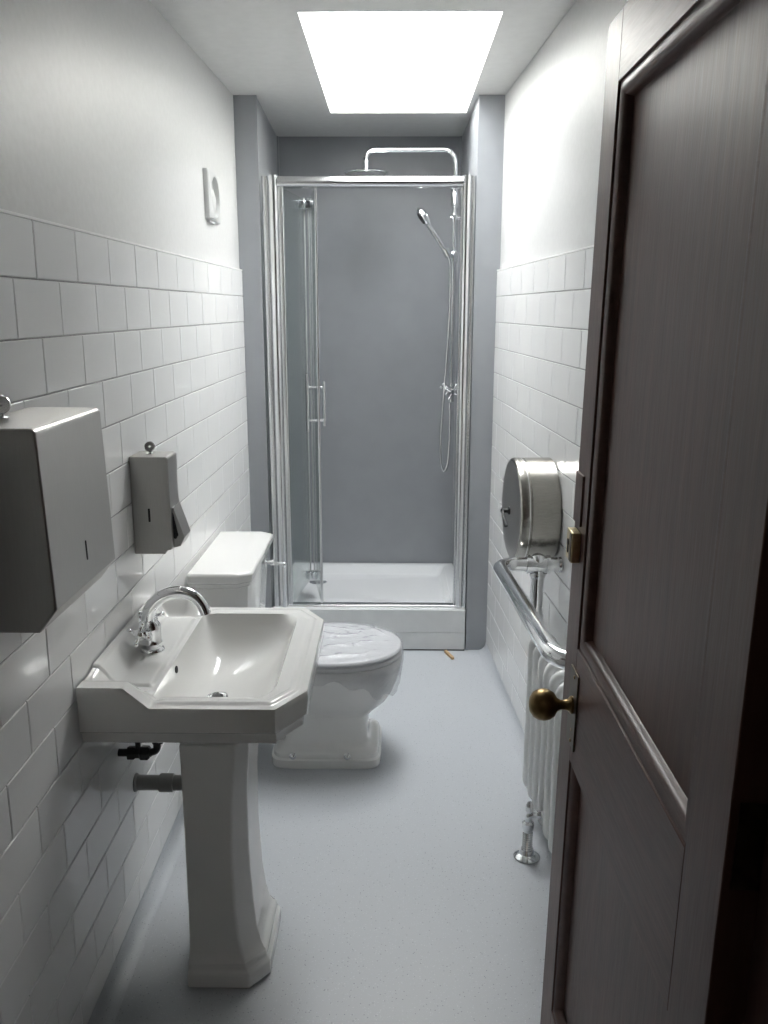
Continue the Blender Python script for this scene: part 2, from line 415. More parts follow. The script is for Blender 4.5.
# ------------------------------------------------------------------ the open door
# local frame: y = 0 at free edge and falls towards the hinge; x = 0 is the visible face, +x into the wall side
DT, DW, DH = .04, .738, 1.872
door = thing('door_1', (.9185, -2.128, .012), 'open dark stained wooden panelled door with brass knob', 'door', 'structure', rot=(0, math.radians(.88), 0))
def L(p): return parent_world(door) @ Vector(p)
def dobj(name, bm, m, parent=door, **k):
    # built directly in door coordinates
    bmesh.ops.transform(bm, matrix=parent_world(door), verts=bm.verts)
    return obj(name, bm, m, parent, **k)
PS0, PS1 = .088, .640                       # panel opening, measured from the free edge
TZ0, TZ1, BZ0, BZ1 = .896, 1.772, .175, .690   # upper and lower panel heights
for a, b in ((0, PS0), (PS1, DW)):
    bm = NB(); box(bm, 0, DT, -b, -a, 0, DH); dobj('stile', bm, 'wood_v', bevel=.0015)
for a, b in ((0, BZ0), (BZ1, TZ0), (TZ1, DH)):
    bm = NB(); box(bm, 0, DT, -PS1, -PS0, a, b); dobj('rail', bm, 'wood_h', bevel=.0012)
for a, b, nm in ((TZ0, TZ1, 'upper_panel'), (BZ0, BZ1, 'lower_panel')):
    bm = NB(); box(bm, .019, .031, -PS1 - .004, -PS0 + .004, a - .004, b + .004); dobj(nm, bm, 'wood_v', smooth=0)
def moulding(z0, z1, nm, prof):
    # ring of profile swept round the opening: prof = (inset from opening edge, x)
    bm = NB()
    for hx in (0,):
        rings = []
        for (s, z, ds, dz) in ((-PS0, z0, -1, 1), (-PS1, z0, 1, 1), (-PS1, z1, 1, -1), (-PS0, z1, -1, -1)):
            rings.append([(x, s + ds * i, z + dz * i) for i, x in prof])
        loft(bm, rings + [rings[0]], False, False)
    bmesh.ops.remove_doubles(bm, verts=bm.verts, dist=1e-6)
    return dobj(nm, bm, 'wood_h', smooth=50)
ov = [(0, .0195), (0, .0035), (.003, .0035)] + [(.003 + .020 * math.sin(PI / 2 * k / 9), .0035 + .0135 * (1 - math.cos(PI / 2 * k / 9)) - .003 * math.sin(PI * k / 9)) for k in range(1, 10)] + [(.0245, .0195)]
moulding(TZ0, TZ1, 'upper_moulding', ov)
moulding(BZ0, BZ1, 'lower_moulding', [(0, .0195), (0, .003), (.003, .003), (.008, .005), (.014, .011), (.017, .0185), (.017, .0195)])
# repaired strip let into the free edge stile
bm = NB(); box(bm, -.0035, .02, -.054, -.0008, 1.098, 1.184); dobj('repair_block', bm, 'wood_v', bevel=.0012)
# rim bolt
rb_ = NB(); box(rb_, -.015, 0, -.058, -.014, 1.036, 1.088); ro = dobj('rim_bolt', rb_, 'brass_bright', bevel=.0018)
bm = NB(); lathe(bm, [(.006, 0), (.006, .0012)], (-.0152, -.030, 1.066), (-1, 0, 0), 14); box(bm, -.0162, -.015, -.033, -.028, 1.048, 1.066); dobj('keyhole', bm, 'black', ro)
bm = NB(); box(bm, -.0162, -.015, -.056, -.042, 1.038, 1.086); dobj('bolt_cover', bm, 'brass_plate', ro, bevel=.0005)
# knob with its long plate
bm = NB(); box(bm, -.003, 0, -.120, -.062, .722, .858); pl = dobj('escutcheon', bm, 'brass_plate', bevel=.001)
bm = NB()
for z in (.732, .848): lathe(bm, [(.0035, 0), (.003, .0015), (.0005, .002)], (-.003, -.096, z), (-1, 0, 0), 10)
lathe(bm, [(.003, 0), (.003, .0006)], (-.003, -.096, .752), (-1, 0, 0), 10)
dobj('screw', bm, 'brass', pl)
bm = NB()
lathe(bm, [(.015, 0), (.0155, .003), (.011, .006), (.0085, .012), (.0085, .02), (.012, .026), (.0205, .031), (.0255, .039), (.0275, .048), (.0262, .057), (.021, .066), (.0125, .0715), (.004, .073), (.0005, .0731)], (-.003, -.091, .795), (-1, 0, 0), 32)
dobj('knob', bm, 'brass')
bm = NB(); box(bm, .008, .03, -.0012, .0012, .73, .87); box(bm, .010, .028, .0012, .006, .785, .815); dobj('latch', bm, 'brass_plate')
for z in (.18, .92, 1.65):
    bm = NB(); tube(bm, [(DT + .004, -DW - .004, z), (DT + .004, -DW - .004, z + .09)], .006, 12); box(bm, .008, DT, -DW - .002, -DW, z, z + .09); dobj('hinge', bm, 'brass_plate')

# ------------------------------------------------------------------ shower
TR = .192
t_ = thing('shower_tray', (.51, .4, 0), 'white rectangular shower tray on a raised plinth between the grey piers', 'shower tray')
bm = NB()
def rr(x0, x1, y0, y1, r, z): return [(x, y, z) for x, y in rrect(x0, x1, y0, y1, r)]
a = (.094, .936, -.012, .815)
def rz(x0, x1, y0, y1, r, z): return [(x, y, z - .034 * max(0, min(1, (y - .06) / .72))) for x, y in rrect(x0, x1, y0, y1, r)]
a = (.094, .936, .004, .815)
loft(bm, [rr(*a, .004, .088), rz(*a, .004, TR - .008), rz(a[0] + .003, a[1] - .003, a[2] + .003, a[3] - .003, .004, TR - .001), rz(a[0] + .006, a[1] - .006, a[2] + .007, a[3] - .006, .004, TR),
          rz(.142, .888, .075, .765, .03, TR), rz(.148, .882, .081, .759, .03, TR - .003), rr(.166, .864, .10, .74, .04, TR - .068), rr(.18, .85, .115, .725, .04, TR - .074), rr(.20, .28, .58, .64, .02, TR - .079)])
obj('tray', bm, 'acrylic', t_, smooth=40)
for lx in (.13, .90):
    for ly_ in (.05, .77):
        bm = NB(); lathe(bm, [(.03, 0), (.03, .006), (.014, .012), (.014, .088)], (lx, ly_, .0003), seg=16); obj('foot', bm, 'plastic_grey', t_)
bm = NB(); lathe(bm, [(.045, 0), (.045, .004), (.038, .007), (.001, .008)], (.24, .61, TR - .079), seg=28); obj('waste_cover', bm, 'chrome', t_)
bm = NB(); box(bm, .094, .936, -.0115, .003, .006, .0835); box(bm, .094, .936, -.0115, .003, .0855, TR - .004); box(bm, .0945, .9355, -.0085, .003, .083, .086)
tag(obj('plinth_panel', bm, 'board', bevel=.0015), 'pale grey plinth boarding across the front of the shower tray', 'panel')
bm = NB(); box(bm, .094, .936, -.009, .003, .0002, .0058)  # solid dark strip, puts the shade of the gap into colour
tag(obj('trim_3', bm, 'gap_shade', smooth=0), 'dark strip painted as shade in the gap under the plinth board', 'trim', 'structure')

sc_ = thing('shower_enclosure', (.515, .04, TR), 'chrome framed shower enclosure with a folded glass door', 'shower enclosure')
def dpost(x0, x1, y0, y1, z0, z1, r):
    bm = NB(); loft(bm, [[(x, y, z) for x, y in rrect(x0, x1, y0, y1, r, 8)] for z in (z0, z1)]); return bm
ZF = 1.972
obj('wall_channel', dpost(.096, .121, .012, .052, TR, ZF, (.010, .004, .002, .002)), 'satin', sc_)
obj('wall_channel', dpost(.9245, .9425, .012, .052, TR, ZF, (.004, .008, .002, .002)), 'satin', sc_)
obj('post', dpost(.119, .160, .004, .062, TR, ZF + .003, (.022, .016, .004, .004)), 'polished', sc_)
obj('post', dpost(.890, .9255, .004, .062, TR, ZF + .003, (.015, .018, .004, .004)), 'polished', sc_)
obj('pivot_jamb', dpost(.160, .182, .018, .052, TR + .006, ZF - .038, (.006, .006, .003, .003)), 'satin', sc_)
obj('closing_strip', dpost(.8835, .8905, .022, .048, TR + .006, ZF - .038, .002), 'satin', sc_)
bm = NB(); loft(bm, [[(x, y, z) for y, z in rrect(.006, .058, ZF - .042, ZF, (.020, .004, .004, .022), 8)] for x in (.1595, .8905)]); obj('head_rail', bm, 'polished', sc_)
bm = NB(); loft(bm, [[(x, y, z) for y, z in rrect(.014, .054, TR, TR + .009, (.003, .002, .002, .004), 4)] for x in (.1595, .8905)]); obj('threshold', bm, 'satin', sc_)
# folded leaves: first leaf from the pivot inward, second leaf back to the track
zb, zt = TR + .016, ZF - .046
def leaf(p, q, th=.006):
    p, q = Vector((*p, 0)), Vector((*q, 0)); d = (q - p).normalized(); n = Vector((-d.y, d.x, 0)) * th / 2
    bm = NB(); pts = [p + n, q + n, q - n, p - n]
    loft(bm, [[(v.x, v.y, z) for v in pts] for z in (zb, zt)]); return bm
def stripbar(p, q, w, th, z0, z1):
    return leaf_like(p, q, th, z0, z1)
F1, F2 = (.184, .052), (.226, .372)
S1, S2 = (.246, .376), (.306, .046)
g1 = obj('glass_leaf', leaf(F1, F2), 'glass', sc_, smooth=0)
g2 = obj('glass_leaf', leaf(S1, S2), 'glass', sc_, smooth=0)
g1['label'] = 'inner folded glass leaf'; g2['label'] = 'outer folded glass leaf with pull handle'
def edgebar(c, hx, hy, z0=zb - .006, z1=zt + .006):
    bm = NB(); loft(bm, [[(x, y, z) for x, y in rrect(c[0] - hx, c[0] + hx, c[1] - hy, c[1] + hy, .002, 3)] for z in (z0, z1)]); return bm
obj('edge_seal', edgebar((S2[0] + .002, S2[1] - .004), .0055, .009), 'satin', g2)
obj('edge_seal', edgebar((S1[0] - .0005, S1[1] + .002), .0035, .006), 'plastic_grey', g2)
obj('edge_seal', edgebar((F2[0] + .001, F2[1] + .003), .0035, .006), 'plastic_grey', g1)
for z in (zb + .004, zt - .042):
    bm = NB(); box(bm, .206, .234, .335, .364, z, z + .036); box(bm, .236, .262, .338, .366, z, z + .036); tube(bm, [(.236, .369, z - .002), (.236, .369, z + .038)], .006, 12)
    obj('fold_hinge', bm, 'chrome', sc_, bevel=.003)
bm = NB()
hy = .112; hx = S2[0] + (S1[0] - S2[0]) * ((hy - S2[1]) / (S1[1] - S2[1]))
tube(bm, fillet([(hx - .040, hy, 1.195), (hx - .040, hy, .95)], 0), .008, 14)
tube(bm, fillet([(hx + .030, hy, 1.165), (hx + .030, hy, .975)], 0), .0075, 14)
for z in (1.14, .998): tube(bm, [(hx - .040, hy, z), (hx + .030, hy, z)], .0055, 12)
obj('pull_handle', bm, 'satin', g2)

# riser shower on the right of the recess
RX, RY = .883, .40
rs = thing('shower_riser', (RX + .04, RY, 1.1), 'chrome rigid riser shower with rain head and hand shower', 'shower')
bm = NB()
tube(bm, fillet([(RX, RY, 1.06), (RX, RY, 2.13), (.497, RY, 2.13), (.497, RY, 2.05)], [0, .05, .05, 0], 10), .0105, 16)
obj('riser_pipe', bm, 'chrome', rs)
bm = NB(); lathe(bm, [(.095, 0), (.098, .003), (.098, .007), (.080, .012), (.03, .018), (.014, .024), (.014, .05), (.012, .056), (.009, .058)], (.497, RY, 2.032), seg=48)
hd = obj('rain_head', bm, 'chrome', rs)
bm = NB(); lathe(bm, [(.088, -.0012), (.088, .0005)], (.497, RY, 2.0318), seg=40); obj('nozzle_plate', bm, 'plastic_grey', hd)
bm = NB(); lathe(bm, [(.0105, 0), (.016, .004), (.016, .06), (.0135, .064), (.016, .068), (.016, .098), (.0105, .104)], (RX, RY, 1.895), seg=20); obj('riser_coupling', bm, 'chrome', rs)
def bracket(z):
    bm = NB(); lathe(bm, [(.0135, -.017), (.0145, -.012), (.0145, .012), (.0135, .017)], (RX, RY, z), seg=20); tube(bm, [(RX - .018, RY, z), (.936, RY, z)], .0095, 14); lathe(bm, [(.022, 0), (.02, .006), (.01, .01)], (.9395, RY, z), (-1, 0, 0), 20); obj('wall_bracket', bm, 'chrome', rs)
bracket(1.852)
bm = NB(); lathe(bm, [(.016, -.022), (.0185, -.016), (.0185, .016), (.016, .022)], (RX, RY, 1.688), seg=20); tube(bm, [(RX - .01, RY - .01, 1.688), (RX - .03, RY - .03, 1.705)], .012, 14); lathe(bm, [(.018, -.016), (.0155, .018)], (RX - .032, RY - .033, 1.705), (-.5, -.1, .85), 18)
obj('slide_holder', bm, 'chrome', rs)
# hand shower
hs = NB()
h0, h1 = Vector((RX - .026, RY - .033, 1.69)), Vector((.772, RY - .05, 1.812))
tube(hs, [h0, h0.lerp(h1, .5), h1, h1 + (h1 - h0) * .12], [.0105, .0095, .0105, .015], 14)
hn = Vector((-.80, -.12, -.58)).normalized()
hc = h1 + (h1 - h0).normalized() * .048
lathe(hs, [(.014, -.020), (.032, -.014), (.041, -.004), (.042, .006), (.038, .012), (.001, .0125)], hc, hn, 24)
ho = obj('hand_shower', hs, 'chrome', rs)
bm = NB(); lathe(bm, [(.026, .0), (.026, .0014)], hc + hn * .0122, hn, 20); obj('spray_face', bm, 'darkmetal', ho)
# hose, drooping loop
def catmull(pts, n=10):
    P = [Vector(p) for p in pts]; P = [P[0]] + P + [P[-1]]; out = []
    for i in range(1, len(P) - 2):
        for k in range(n):
            t = k / n; a, b, c, d = P[i - 1], P[i], P[i + 1], P[i + 2]
            out.append(.5 * ((2 * b) + (c - a) * t + (2 * a - 5 * b + 4 * c - d) * t * t + (3 * b - a - 3 * c + d) * t ** 3))
    out.append(P[-2]); return out
bm = NB()
pts = catmull([h0, h0 + Vector((.008, .0, -.03)), (.868, RY - .036, 1.58), (.866, RY - .034, 1.40), (.852, RY - .03, 1.15), (.842, RY - .02, .98), (.837, RY - .015, .84), (.842, RY - .01, .765), (.857, RY, .728), (.873, RY, .765), (.879, RY, .86), (.880, RY, .96), (.878, RY, 1.045)], 14)
tube(bm, pts, [.0058 + (.0005 if i % 2 else 0) for i in range(len(pts))], 10); obj('hose', bm, 'satin', rs)
# exposed bar valve with cross handles
bm = NB()
tube(bm, [(RX, RY - .075, 1.105), (RX, RY + .075, 1.105)], .019, 20)
tube(bm, [(RX, RY, 1.05), (RX, RY, 1.13)], .013, 16)
for s in (-1, 1):
    tube(bm, [(RX, RY + s * .075, 1.105), (.936, RY + s * .075, 1.105)], .013, 14); lathe(bm, [(.028, 0), (.026, .006), (.014, .012)], (.9395, RY + s * .075, 1.105), (-1, 0, 0), 24)
vb = obj('bar_valve', bm, 'chrome', rs)
for s in (-1, 1):
    bm = NB(); c = Vector((RX, RY + s * .108, 1.105))
    tube(bm, [(RX, RY + s * .07, 1.105), c + Vector((0, s * .008, 0))], .0095, 14)
    for k in range(4):
        a = PI / 4 * 1.4 + k * PI / 2; e = c + Vector((math.cos(a), 0, math.sin(a))) * .034
        tube(bm, [c, e], [.006, .0042], 10); ball(bm, e, .0068, 12)
    obj('cross_handle', bm, 'chrome', vb)
bm = NB(); tube(bm, [(RX - .0, RY, 1.112), (RX - .052, RY - .012, 1.116)], .005, 12); obj('diverter_lever', bm, 'chrome', vb)

# ------------------------------------------------------------------ toilet
TY = -.885
to = thing('toilet', (.35, TY, 0), 'white close-coupled toilet with film-wrapped seat lid', 'toilet')
def sup(x0, x1, w, n, z, N=56, yc=TY):
    cx, hx = (x0 + x1) / 2, (x1 - x0) / 2; out = []
    for k in range(N):
        a = 2 * PI * k / N; c, s = math.cos(a), math.sin(a)
        out.append((cx + hx * math.copysign(abs(c) ** (2 / n), c), yc + w * math.copysign(abs(s) ** (2 / n), s), z))
    return out
bm = NB()
loft(bm, [sup(.222, .583, .139, 7, 0), sup(.220, .585, .141, 7, .006), sup(.221, .584, .140, 7, .028), sup(.228, .577, .134, 7, .033), sup(.229, .576, .133, 7, .046), sup(.235, .57, .127, 7, .053),
          sup(.247, .558, .114, 7, .057), sup(.258, .548, .103, 7, .064), sup(.263, .542, .098, 7, .076), sup(.266, .540, .096, 6, .12), sup(.262, .543, .098, 5.5, .158),
          sup(.252, .556, .106, 4.6, .172), sup(.246, .566, .113, 4, .18), sup(.236, .584, .124, 3.6, .194), sup(.222, .604, .139, 3.2, .212), sup(.205, .622, .154, 2.9, .238), sup(.185, .637, .168, 2.6, .272), sup(.168, .645, .179, 2.45, .306), sup(.16, .648, .184, 2.35, .322), sup(.157, .651, .187, 2.35, .326), sup(.156, .652, .188, 2.35, .345), sup(.160, .648, .184, 2.35, .3535)])
box(bm, .012, .27, TY - .105, TY + .105, .245, .3535)
loft(bm, [sup(.05, .28, .06, 6, .06), sup(.03, .28, .07, 6, .25)])
obj('pan', bm, 'porcelain', to, smooth=40)
def egg(w, x0, x1, z, N=64):
    out = []
    for k in range(N):
        a = 2 * PI * k / N; c, s = math.cos(a), math.sin(a)
        n = 2.15 if c > 0 else 3.2
        cx = x0 + (x1 - x0) * .46; hx = (x1 - cx) if c > 0 else (cx - x0)
        out.append((cx + hx * math.copysign(abs(c) ** (2 / n), c), TY + w * math.copysign(abs(s) ** (2 / n), s), z))
    return out
bm = NB(); loft(bm, [egg(.183, .205, .648, .354), egg(.187, .202, .652, .357), egg(.187, .202, .652, .365), egg(.184, .205, .649, .3685)]); obj('seat', bm, 'plastic', to)
bm = NB(); loft(bm, [egg(.181, .205, .646, .3695), egg(.185, .203, .650, .372), egg(.185, .203, .650, .379), egg(.180, .207, .645, .384), egg(.14, .235, .605, .3875), egg(.06, .33, .49, .3885)]); obj('seat_lid', bm, 'lid', to)
for s in (-1, 1):
    bm = NB(); tube(bm, [(.207, TY + s * .075 - .02, .371), (.207, TY + s * .075 + .02, .371)], .009, 12)
    obj('seat_hinge', bm, 'chrome', to)
# crumpled clear film round the lid
bm = NB()
def crump(ring, amp, seed):
    out = []
    for p in ring:
        v = Vector(p); c = Vector((.43, TY, v.z)); d = (v - c); d.normalize()
        f = noise.noise(Vector((p[0] * 17, p[1] * 17, p[2] * 40 + seed))) * amp
        out.append((p[0] + d.x * abs(f), p[1] + d.y * abs(f), p[2] + f * .5))
    return out
def crease(ring, amp, fade=1.):
    out = []
    for x, y, z in ring:
        a = 1 - abs(noise.noise(Vector((x * 9 + y * 5, y * 13 - x * 4, 3.1)))) * 2.2
        b = 1 - abs(noise.noise(Vector((x * 19 - y * 9, y * 15 + x * 6, 8.7)))) * 2.4
        f = max(0, a) ** 4 * amp + max(0, b) ** 5 * amp * .6 + noise.noise(Vector((x * 60, y * 60, 1))) * .0012
        out.append((x, y, z + f * fade))
    return out
skirt_low = []
for p in egg(.19, .215, .650, .31, 96):
    # hangs lower on the front corner
    fx = sstep(.47, .62, p[0])
    skirt_low.append((p[0] - .012 + .006 * fx, p[1], p[2] + .010 - .075 * fx + .010 * math.sin(p[0] * 60 + p[1] * 47)))
rings = [crump(skirt_low, .014, 1), crump([(x, y, z) for x, y, z in egg(.194, .205, .657, .335, 96)], .010, 2), crump(egg(.193, .20, .657, .352, 96), .006, 3), crump(egg(.1905, .20, .6555, .366, 96), .004, 4), crump(egg(.190, .20, .655, .380, 96), .004, 5),
         crump(egg(.183, .205, .648, .3885, 96), .004, 6)]
for k in range(1, 27):
    q = k / 27
    rings.append(crease(egg(.183 * (1 - q) + .001, .205 + (.40 - .205) * q, .648 - (.648 - .402) * q, .3895 + .0045 * min(1, q * 3), 96), .009, min(1, q * 5)))
loft(bm, rings, cap0=False)
obj('wrapping_film', bm, 'film', to, smooth=60)
# cistern
def chamf(x0, x1, hw, c, z, cy=TY):
    return [(x0, cy - hw, z), (x1 - c * 1.1, cy - hw, z), (x1 - c * .95, cy - hw + .002, z), (x1 - .002, cy - hw + c * .75, z), (x1, cy - hw + c * .9, z), (x1, cy + hw - c * .9, z), (x1 - .002, cy + hw - c * .75, z), (x1 - c * .95, cy + hw - .002, z), (x1 - c * 1.1, cy + hw, z), (x0, cy + hw, z)]
bm = NB(); loft(bm, [chamf(.016, .165, .185, .03, .356), chamf(.016, .172, .20, .03, .42), chamf(.016, .182, .232, .032, .60), chamf(.016, .184, .234, .032, .650)]); obj('cistern', bm, 'porcelain', to, smooth=25, bevel=.004)
bm = NB(); loft(bm, [chamf(.010, .188, .240, .034, .650), chamf(.010, .192, .246, .036, .656), chamf(.010, .192, .246, .036, .664), chamf(.010, .199, .255, .038, .669), chamf(.010, .202, .258, .038, .692), chamf(.012, .197, .253, .036, .699), chamf(.016, .16, .22, .03, .702)]); obj('cistern_lid', bm, 'porcelain', to, smooth=30, bevel=.0025)
bm = NB(); ly = -.742; lathe(bm, [(.014, 0), (.014, .004), (.007, .008), (.007, .018), (.009, .02), (.009, .03), (.006, .034)], (.182, ly, .618), (1, 0, 0), 18); tube(bm, [(.208, ly, .618), (.228, ly - .01, .617), (.246, ly - .015, .616)], [.006, .005, .006], 12); ball(bm, (.250, ly - .016, .616), .009); obj('flush_lever', bm, 'chrome', to)
for x in (.297, .474):
    bm = NB(); lathe(bm, [(.012, 0), (.012, .002), (.009, .004), (.008, .008), (.005, .010), (.0005, .011)], (x, TY - .1335, .042), (0, -1, .1), 16); obj('fixing_cap', bm, 'chrome', to)

# ------------------------------------------------------------------ washbasin
BY = -1.726
wb = thing('washbasin', (.2, BY, 0), 'white pedestal washbasin with chamfered corners and chrome mixer tap', 'washbasin')
HW = .297
def hw(x, ins=0.):
    xe = .446 - ins
    w = HW - ins
    cstart = .392 - ins * .45
    if x <= cstart: return w
    return w - (x - cstart) / (xe - cstart) * .088
def basin_z(x, y):
    ay = abs(y)
    # distance from outer edge
    d = min(.446 - x, HW - ay)
    if x > .30: d = min(d, ((.392 - x) * .088 / .060 + HW - ay) * .563)
    z = .6985 + .004 * sstep(.017, .024, d) * (1 - sstep(.20, .24, ay) * sstep(.17, .14, x)) - .002 * sstep(.034, .039, d)
    # bowl
    xi0, xi1, hy_ = .138, .380, .243
    xd = .215
    u = (x - xd) / (xi1 - xd) if x > xd else (x - xd) / (xi0 - xd)
    v = ay / hy_
    u = abs(u)
    if u < 1 and v < 1:
        pu = 2.3 if x > xd else 3.2
        dep = .116 * (1 - u ** pu) ** .62 * (1 - v ** 3.4) ** .55
        if x > xd: dep *= sstep(1.93, 1.55, u + v)
        z -= dep
    # tap deck
    deck = (1 - sstep(.118, .126, x)) * (1 - sstep(.196, .203, ay))
    zz = .7075
    z = z * (1 - deck) + max(z, zz) * deck
    # raised back and shoulders
    A = (1 - sstep(.010, .058, x))
    B = sstep(.212, .262, ay) * (1 - max(0, min(1, (x - .094) / .05)))
    z += .043 * max(A * .98, B)
    return z
bm = NB()
nx, ny = 130, 150
gridv = []
for i in range(nx + 1):
    x = .004 + (.446 - .004) * i / nx
    h = hw(x); row = []
    for j in range(ny + 1):
        v = -1 + 2 * j / ny
        row.append(bm.verts.new((x, BY + v * h, basin_z(x, v * h))))
    gridv.append(row)
for i in range(nx):
    for j in range(ny):
        bm.faces.new((gridv[i][j], gridv[i + 1][j], gridv[i + 1][j + 1], gridv[i][j + 1]))
# apron below the rim outline
border = [gridv[i][0] for i in range(nx + 1)] + [gridv[nx][j] for j in range(1, ny + 1)] + [gridv[i][ny] for i in range(nx - 1, -1, -1)]
def inset(p, d):
    x, y = p.co.x, p.co.y - BY
    cx = max(.02, min(.36, x)) if x < .39 else .30
    if x <= .392 - 1e-6: return x, BY + math.copysign(abs(y) - d, y)
    if abs(y) < .195 - 1e-6: return x - d, BY + y
    return x - d * .82, BY + math.copysign(abs(y) - d * .56, y)
prev = border
top_z = [p.co.z for p in border]
for d, z in ((-.0015, -.004), (-.002, -.012), (-.0005, .648), (.003, .6445), (.008, .643), (.010, .640), (.012, .620), (.018, .616)):
    cur = []
    for p, tz in zip(border, top_z):
        X, Y = inset(p, d)
        cur.append(bm.verts.new((X, Y, tz + z if z < 0 else z)))
    for k in range(len(cur) - 1): bm.faces.new((prev[k], prev[k + 1], cur[k + 1], cur[k]))
    prev = cur
# back face and underside
low = prev
ring_under = [bm.verts.new((max(.03, .24 + (p.co.x - .24) * .5), BY + (p.co.y - BY) * .62, .571)) for p in low]
for k in range(len(low) - 1): bm.faces.new((low[k], low[k + 1], ring_under[k + 1], ring_under[k]))
bm.faces.new(ring_under)
obj('basin', bm, 'porcelain', wb, smooth=40, recalc=True)
# pedestal
PY = -1.828
def ped(x0, x1, h, c, z): return [(x0, PY - h, z), (x1 - c * .85, PY - h, z), (x1, PY - h + c, z), (x1, PY + h - c, z), (x1 - c * .85, PY + h, z), (x0, PY + h, z)]
bm = NB()
loft(bm, [ped(.172, .349, .137, .048, 0), ped(.171, .350, .138, .048, .008), ped(.172, .349, .137, .048, .036), ped(.173, .342, .131, .045, .042), ped(.173, .341, .130, .045, .056), ped(.174, .333, .123, .043, .064), ped(.174, .327, .118, .042, .076), ped(.175, .319, .114, .041, .11), ped(.175, .312, .110, .040, .18), ped(.175, .307, .107, .037, .30), ped(.175, .308, .106, .033, .44), ped(.175, .316, .108, .031, .55), ped(.175, .317, .109, .031, .574)])
obj('pedestal', bm, 'porcelain', wb, smooth=25, bevel=.004, bseg=3)
# mixer tap
TX, TZ, TAPY = .074, .7065, -1.742
bm = NB()
lathe(bm, [(.0275, 0), (.0285, .002), (.0275, .005), (.0235, .009), (.0228, .016), (.0245, .02), (.023, .026), (.0222, .045), (.0232, .052), (.021, .064), (.015, .072), (.001, .075)], (TX, TAPY, TZ), seg=32)
tap = obj('mixer_tap', bm, 'chrome', wb)
bm = NB()
pts = catmull([(TX - .002, TAPY, TZ + .05), (TX - .006, TAPY, TZ + .075), (TX + .006, TAPY, TZ + .106), (TX + .034, TAPY, TZ + .130), (TX + .072, TAPY, TZ + .139), (TX + .102, TAPY, TZ + .129), (TX + .119, TAPY, TZ + .109), (TX + .126, TAPY, TZ + .088)], 8)
n_ = len(pts); tube(bm, pts, [.0155 - .003 * i / n_ for i in range(n_)], 20)
obj('spout', bm, 'chrome', tap)
for s in (-1, 1):
    bm = NB(); ax = Vector((-.18, s * .92, .34)).normalized(); b0 = Vector((TX, TAPY, TZ + .038)); c = b0 + ax * .060
    lathe(bm, [(.0125, .010), (.0125, .026), (.010, .030), (.010, .036), (.013, .040), (.013, .052), (.009, .056), (.011, .060), (.0105, .066), (.006, .070), (.0005, .071)], b0, ax, 20)
    u = ax.orthogonal().normalized(); u = Matrix.Rotation(.5, 3, ax) @ u; w = ax.cross(u)
    for k in range(4):
        d = (u, w, -u, -w)[k]; e = c + d * .023
        tube(bm, [c, e], [.0055, .004], 10); ball(bm, e, .0062, 12)
    obj('cross_handle', bm, 'chrome', tap)
bm = NB(); tube(bm, [(TX - .024, TAPY, TZ + .03), (TX - .024, TAPY, TZ + .085)], .0028, 8); ball(bm, (TX - .024, TAPY, TZ + .088), .006); obj('waste_rod', bm, 'chrome', tap)
dz = basin_z(.215, 0.)
bm = NB(); lathe(bm, [(.024, 0), (.0245, .0025), (.020, .004), (.018, .002), (.001, .0015)], (.215, BY, dz - .0005), seg=28); dr = obj('drain', bm, 'chrome', wb)
bm = NB(); lathe(bm, [(.0005, .0), (.013, .001), (.013, .002), (.0005, .003)], (.215, BY, dz + .0012), seg=20); obj('drain_grate', bm, 'darkmetal', dr)
bm = NB()
oy = -1.79
ox = next(x_ / 2000 for x_ in range(276, 400) if basin_z(x_ / 2000, oy - BY) < .683)
oz = basin_z(ox, oy - BY)
e1 = Vector((0, 1, 0)); 
sx = (basin_z(ox + .004, oy - BY) - basin_z(ox - .004, oy - BY)) / .008
dn = Vector((1, 0, sx)).normalized(); nrm = Vector((-sx, 0, 1)).normalized()
ring = [Vector((ox, oy, oz)) + e1 * (.010 * math.cos(2 * PI * k / 20)) + dn * (.008 * math.sin(2 * PI * k / 20)) for k in range(20)]
loft(bm, [[p - nrm * .004 for p in ring], [p + nrm * .0012 for p in ring]]); obj('overflow_slot', bm, 'black', wb)

# pipes behind the pedestal
wp = thing('waste_pipe', (0, -1.69, .33), 'grey waste pipe running from the tiled wall into the pedestal', 'pipe')
bm = NB(); tube(bm, [(-.002, -1.70, .347), (.09, -1.70, .347), (.174, -1.70, .347)], .0185, 20); obj('pipe_run', bm, 'pvc', wp)
bm = NB(); lathe(bm, [(.0215, 0), (.0225, .003), (.0225, .030), (.0215, .034)], (.060, -1.70, .347), (1, 0, 0), 20); obj('pipe_collar', bm, 'pvc', wp); bm = NB(); lathe(bm, [(.0225, 0), (.0225, .003), (.0195, .006)], (.0005, -1.70, .347), (1, 0, 0), 22); obj('wall_rose', bm, 'pvc', wp)
iv = thing('isolating_valve', (.0, -1.72, .48), 'small dark metal supply valve under the basin beside the wall', 'valve')
bm = NB(); vz = .487
tube(bm, [(-.002, -1.80, vz - .006), (.075, -1.80, vz - .006)], .009, 14); lathe(bm, [(.016, 0), (.016, .014), (.013, .018), (.013, .026), (.017, .03), (.017, .046), (.012, .05)], (.022, -1.80, vz - .006), (1, 0, 0), 6)
tube(bm, fillet([(.07, -1.80, vz - .006), (.088, -1.80, vz), (.092, -1.80, vz + .12)], .012), .0085, 14); lathe(bm, [(.014, 0), (.014, .016)], (.091, -1.80, vz + .02), (0, 0, 1), 6)
obj('valve_body', bm, 'darkmetal', iv)
bm = NB(); tube(bm, [(.045, -1.80, vz), (.045, -1.80, vz + .028)], .006, 10); box(bm, .024, .066, -1.805, -1.795, vz + .026, vz + .034); obj('valve_lever', bm, 'darkmetal', iv, bevel=.001)

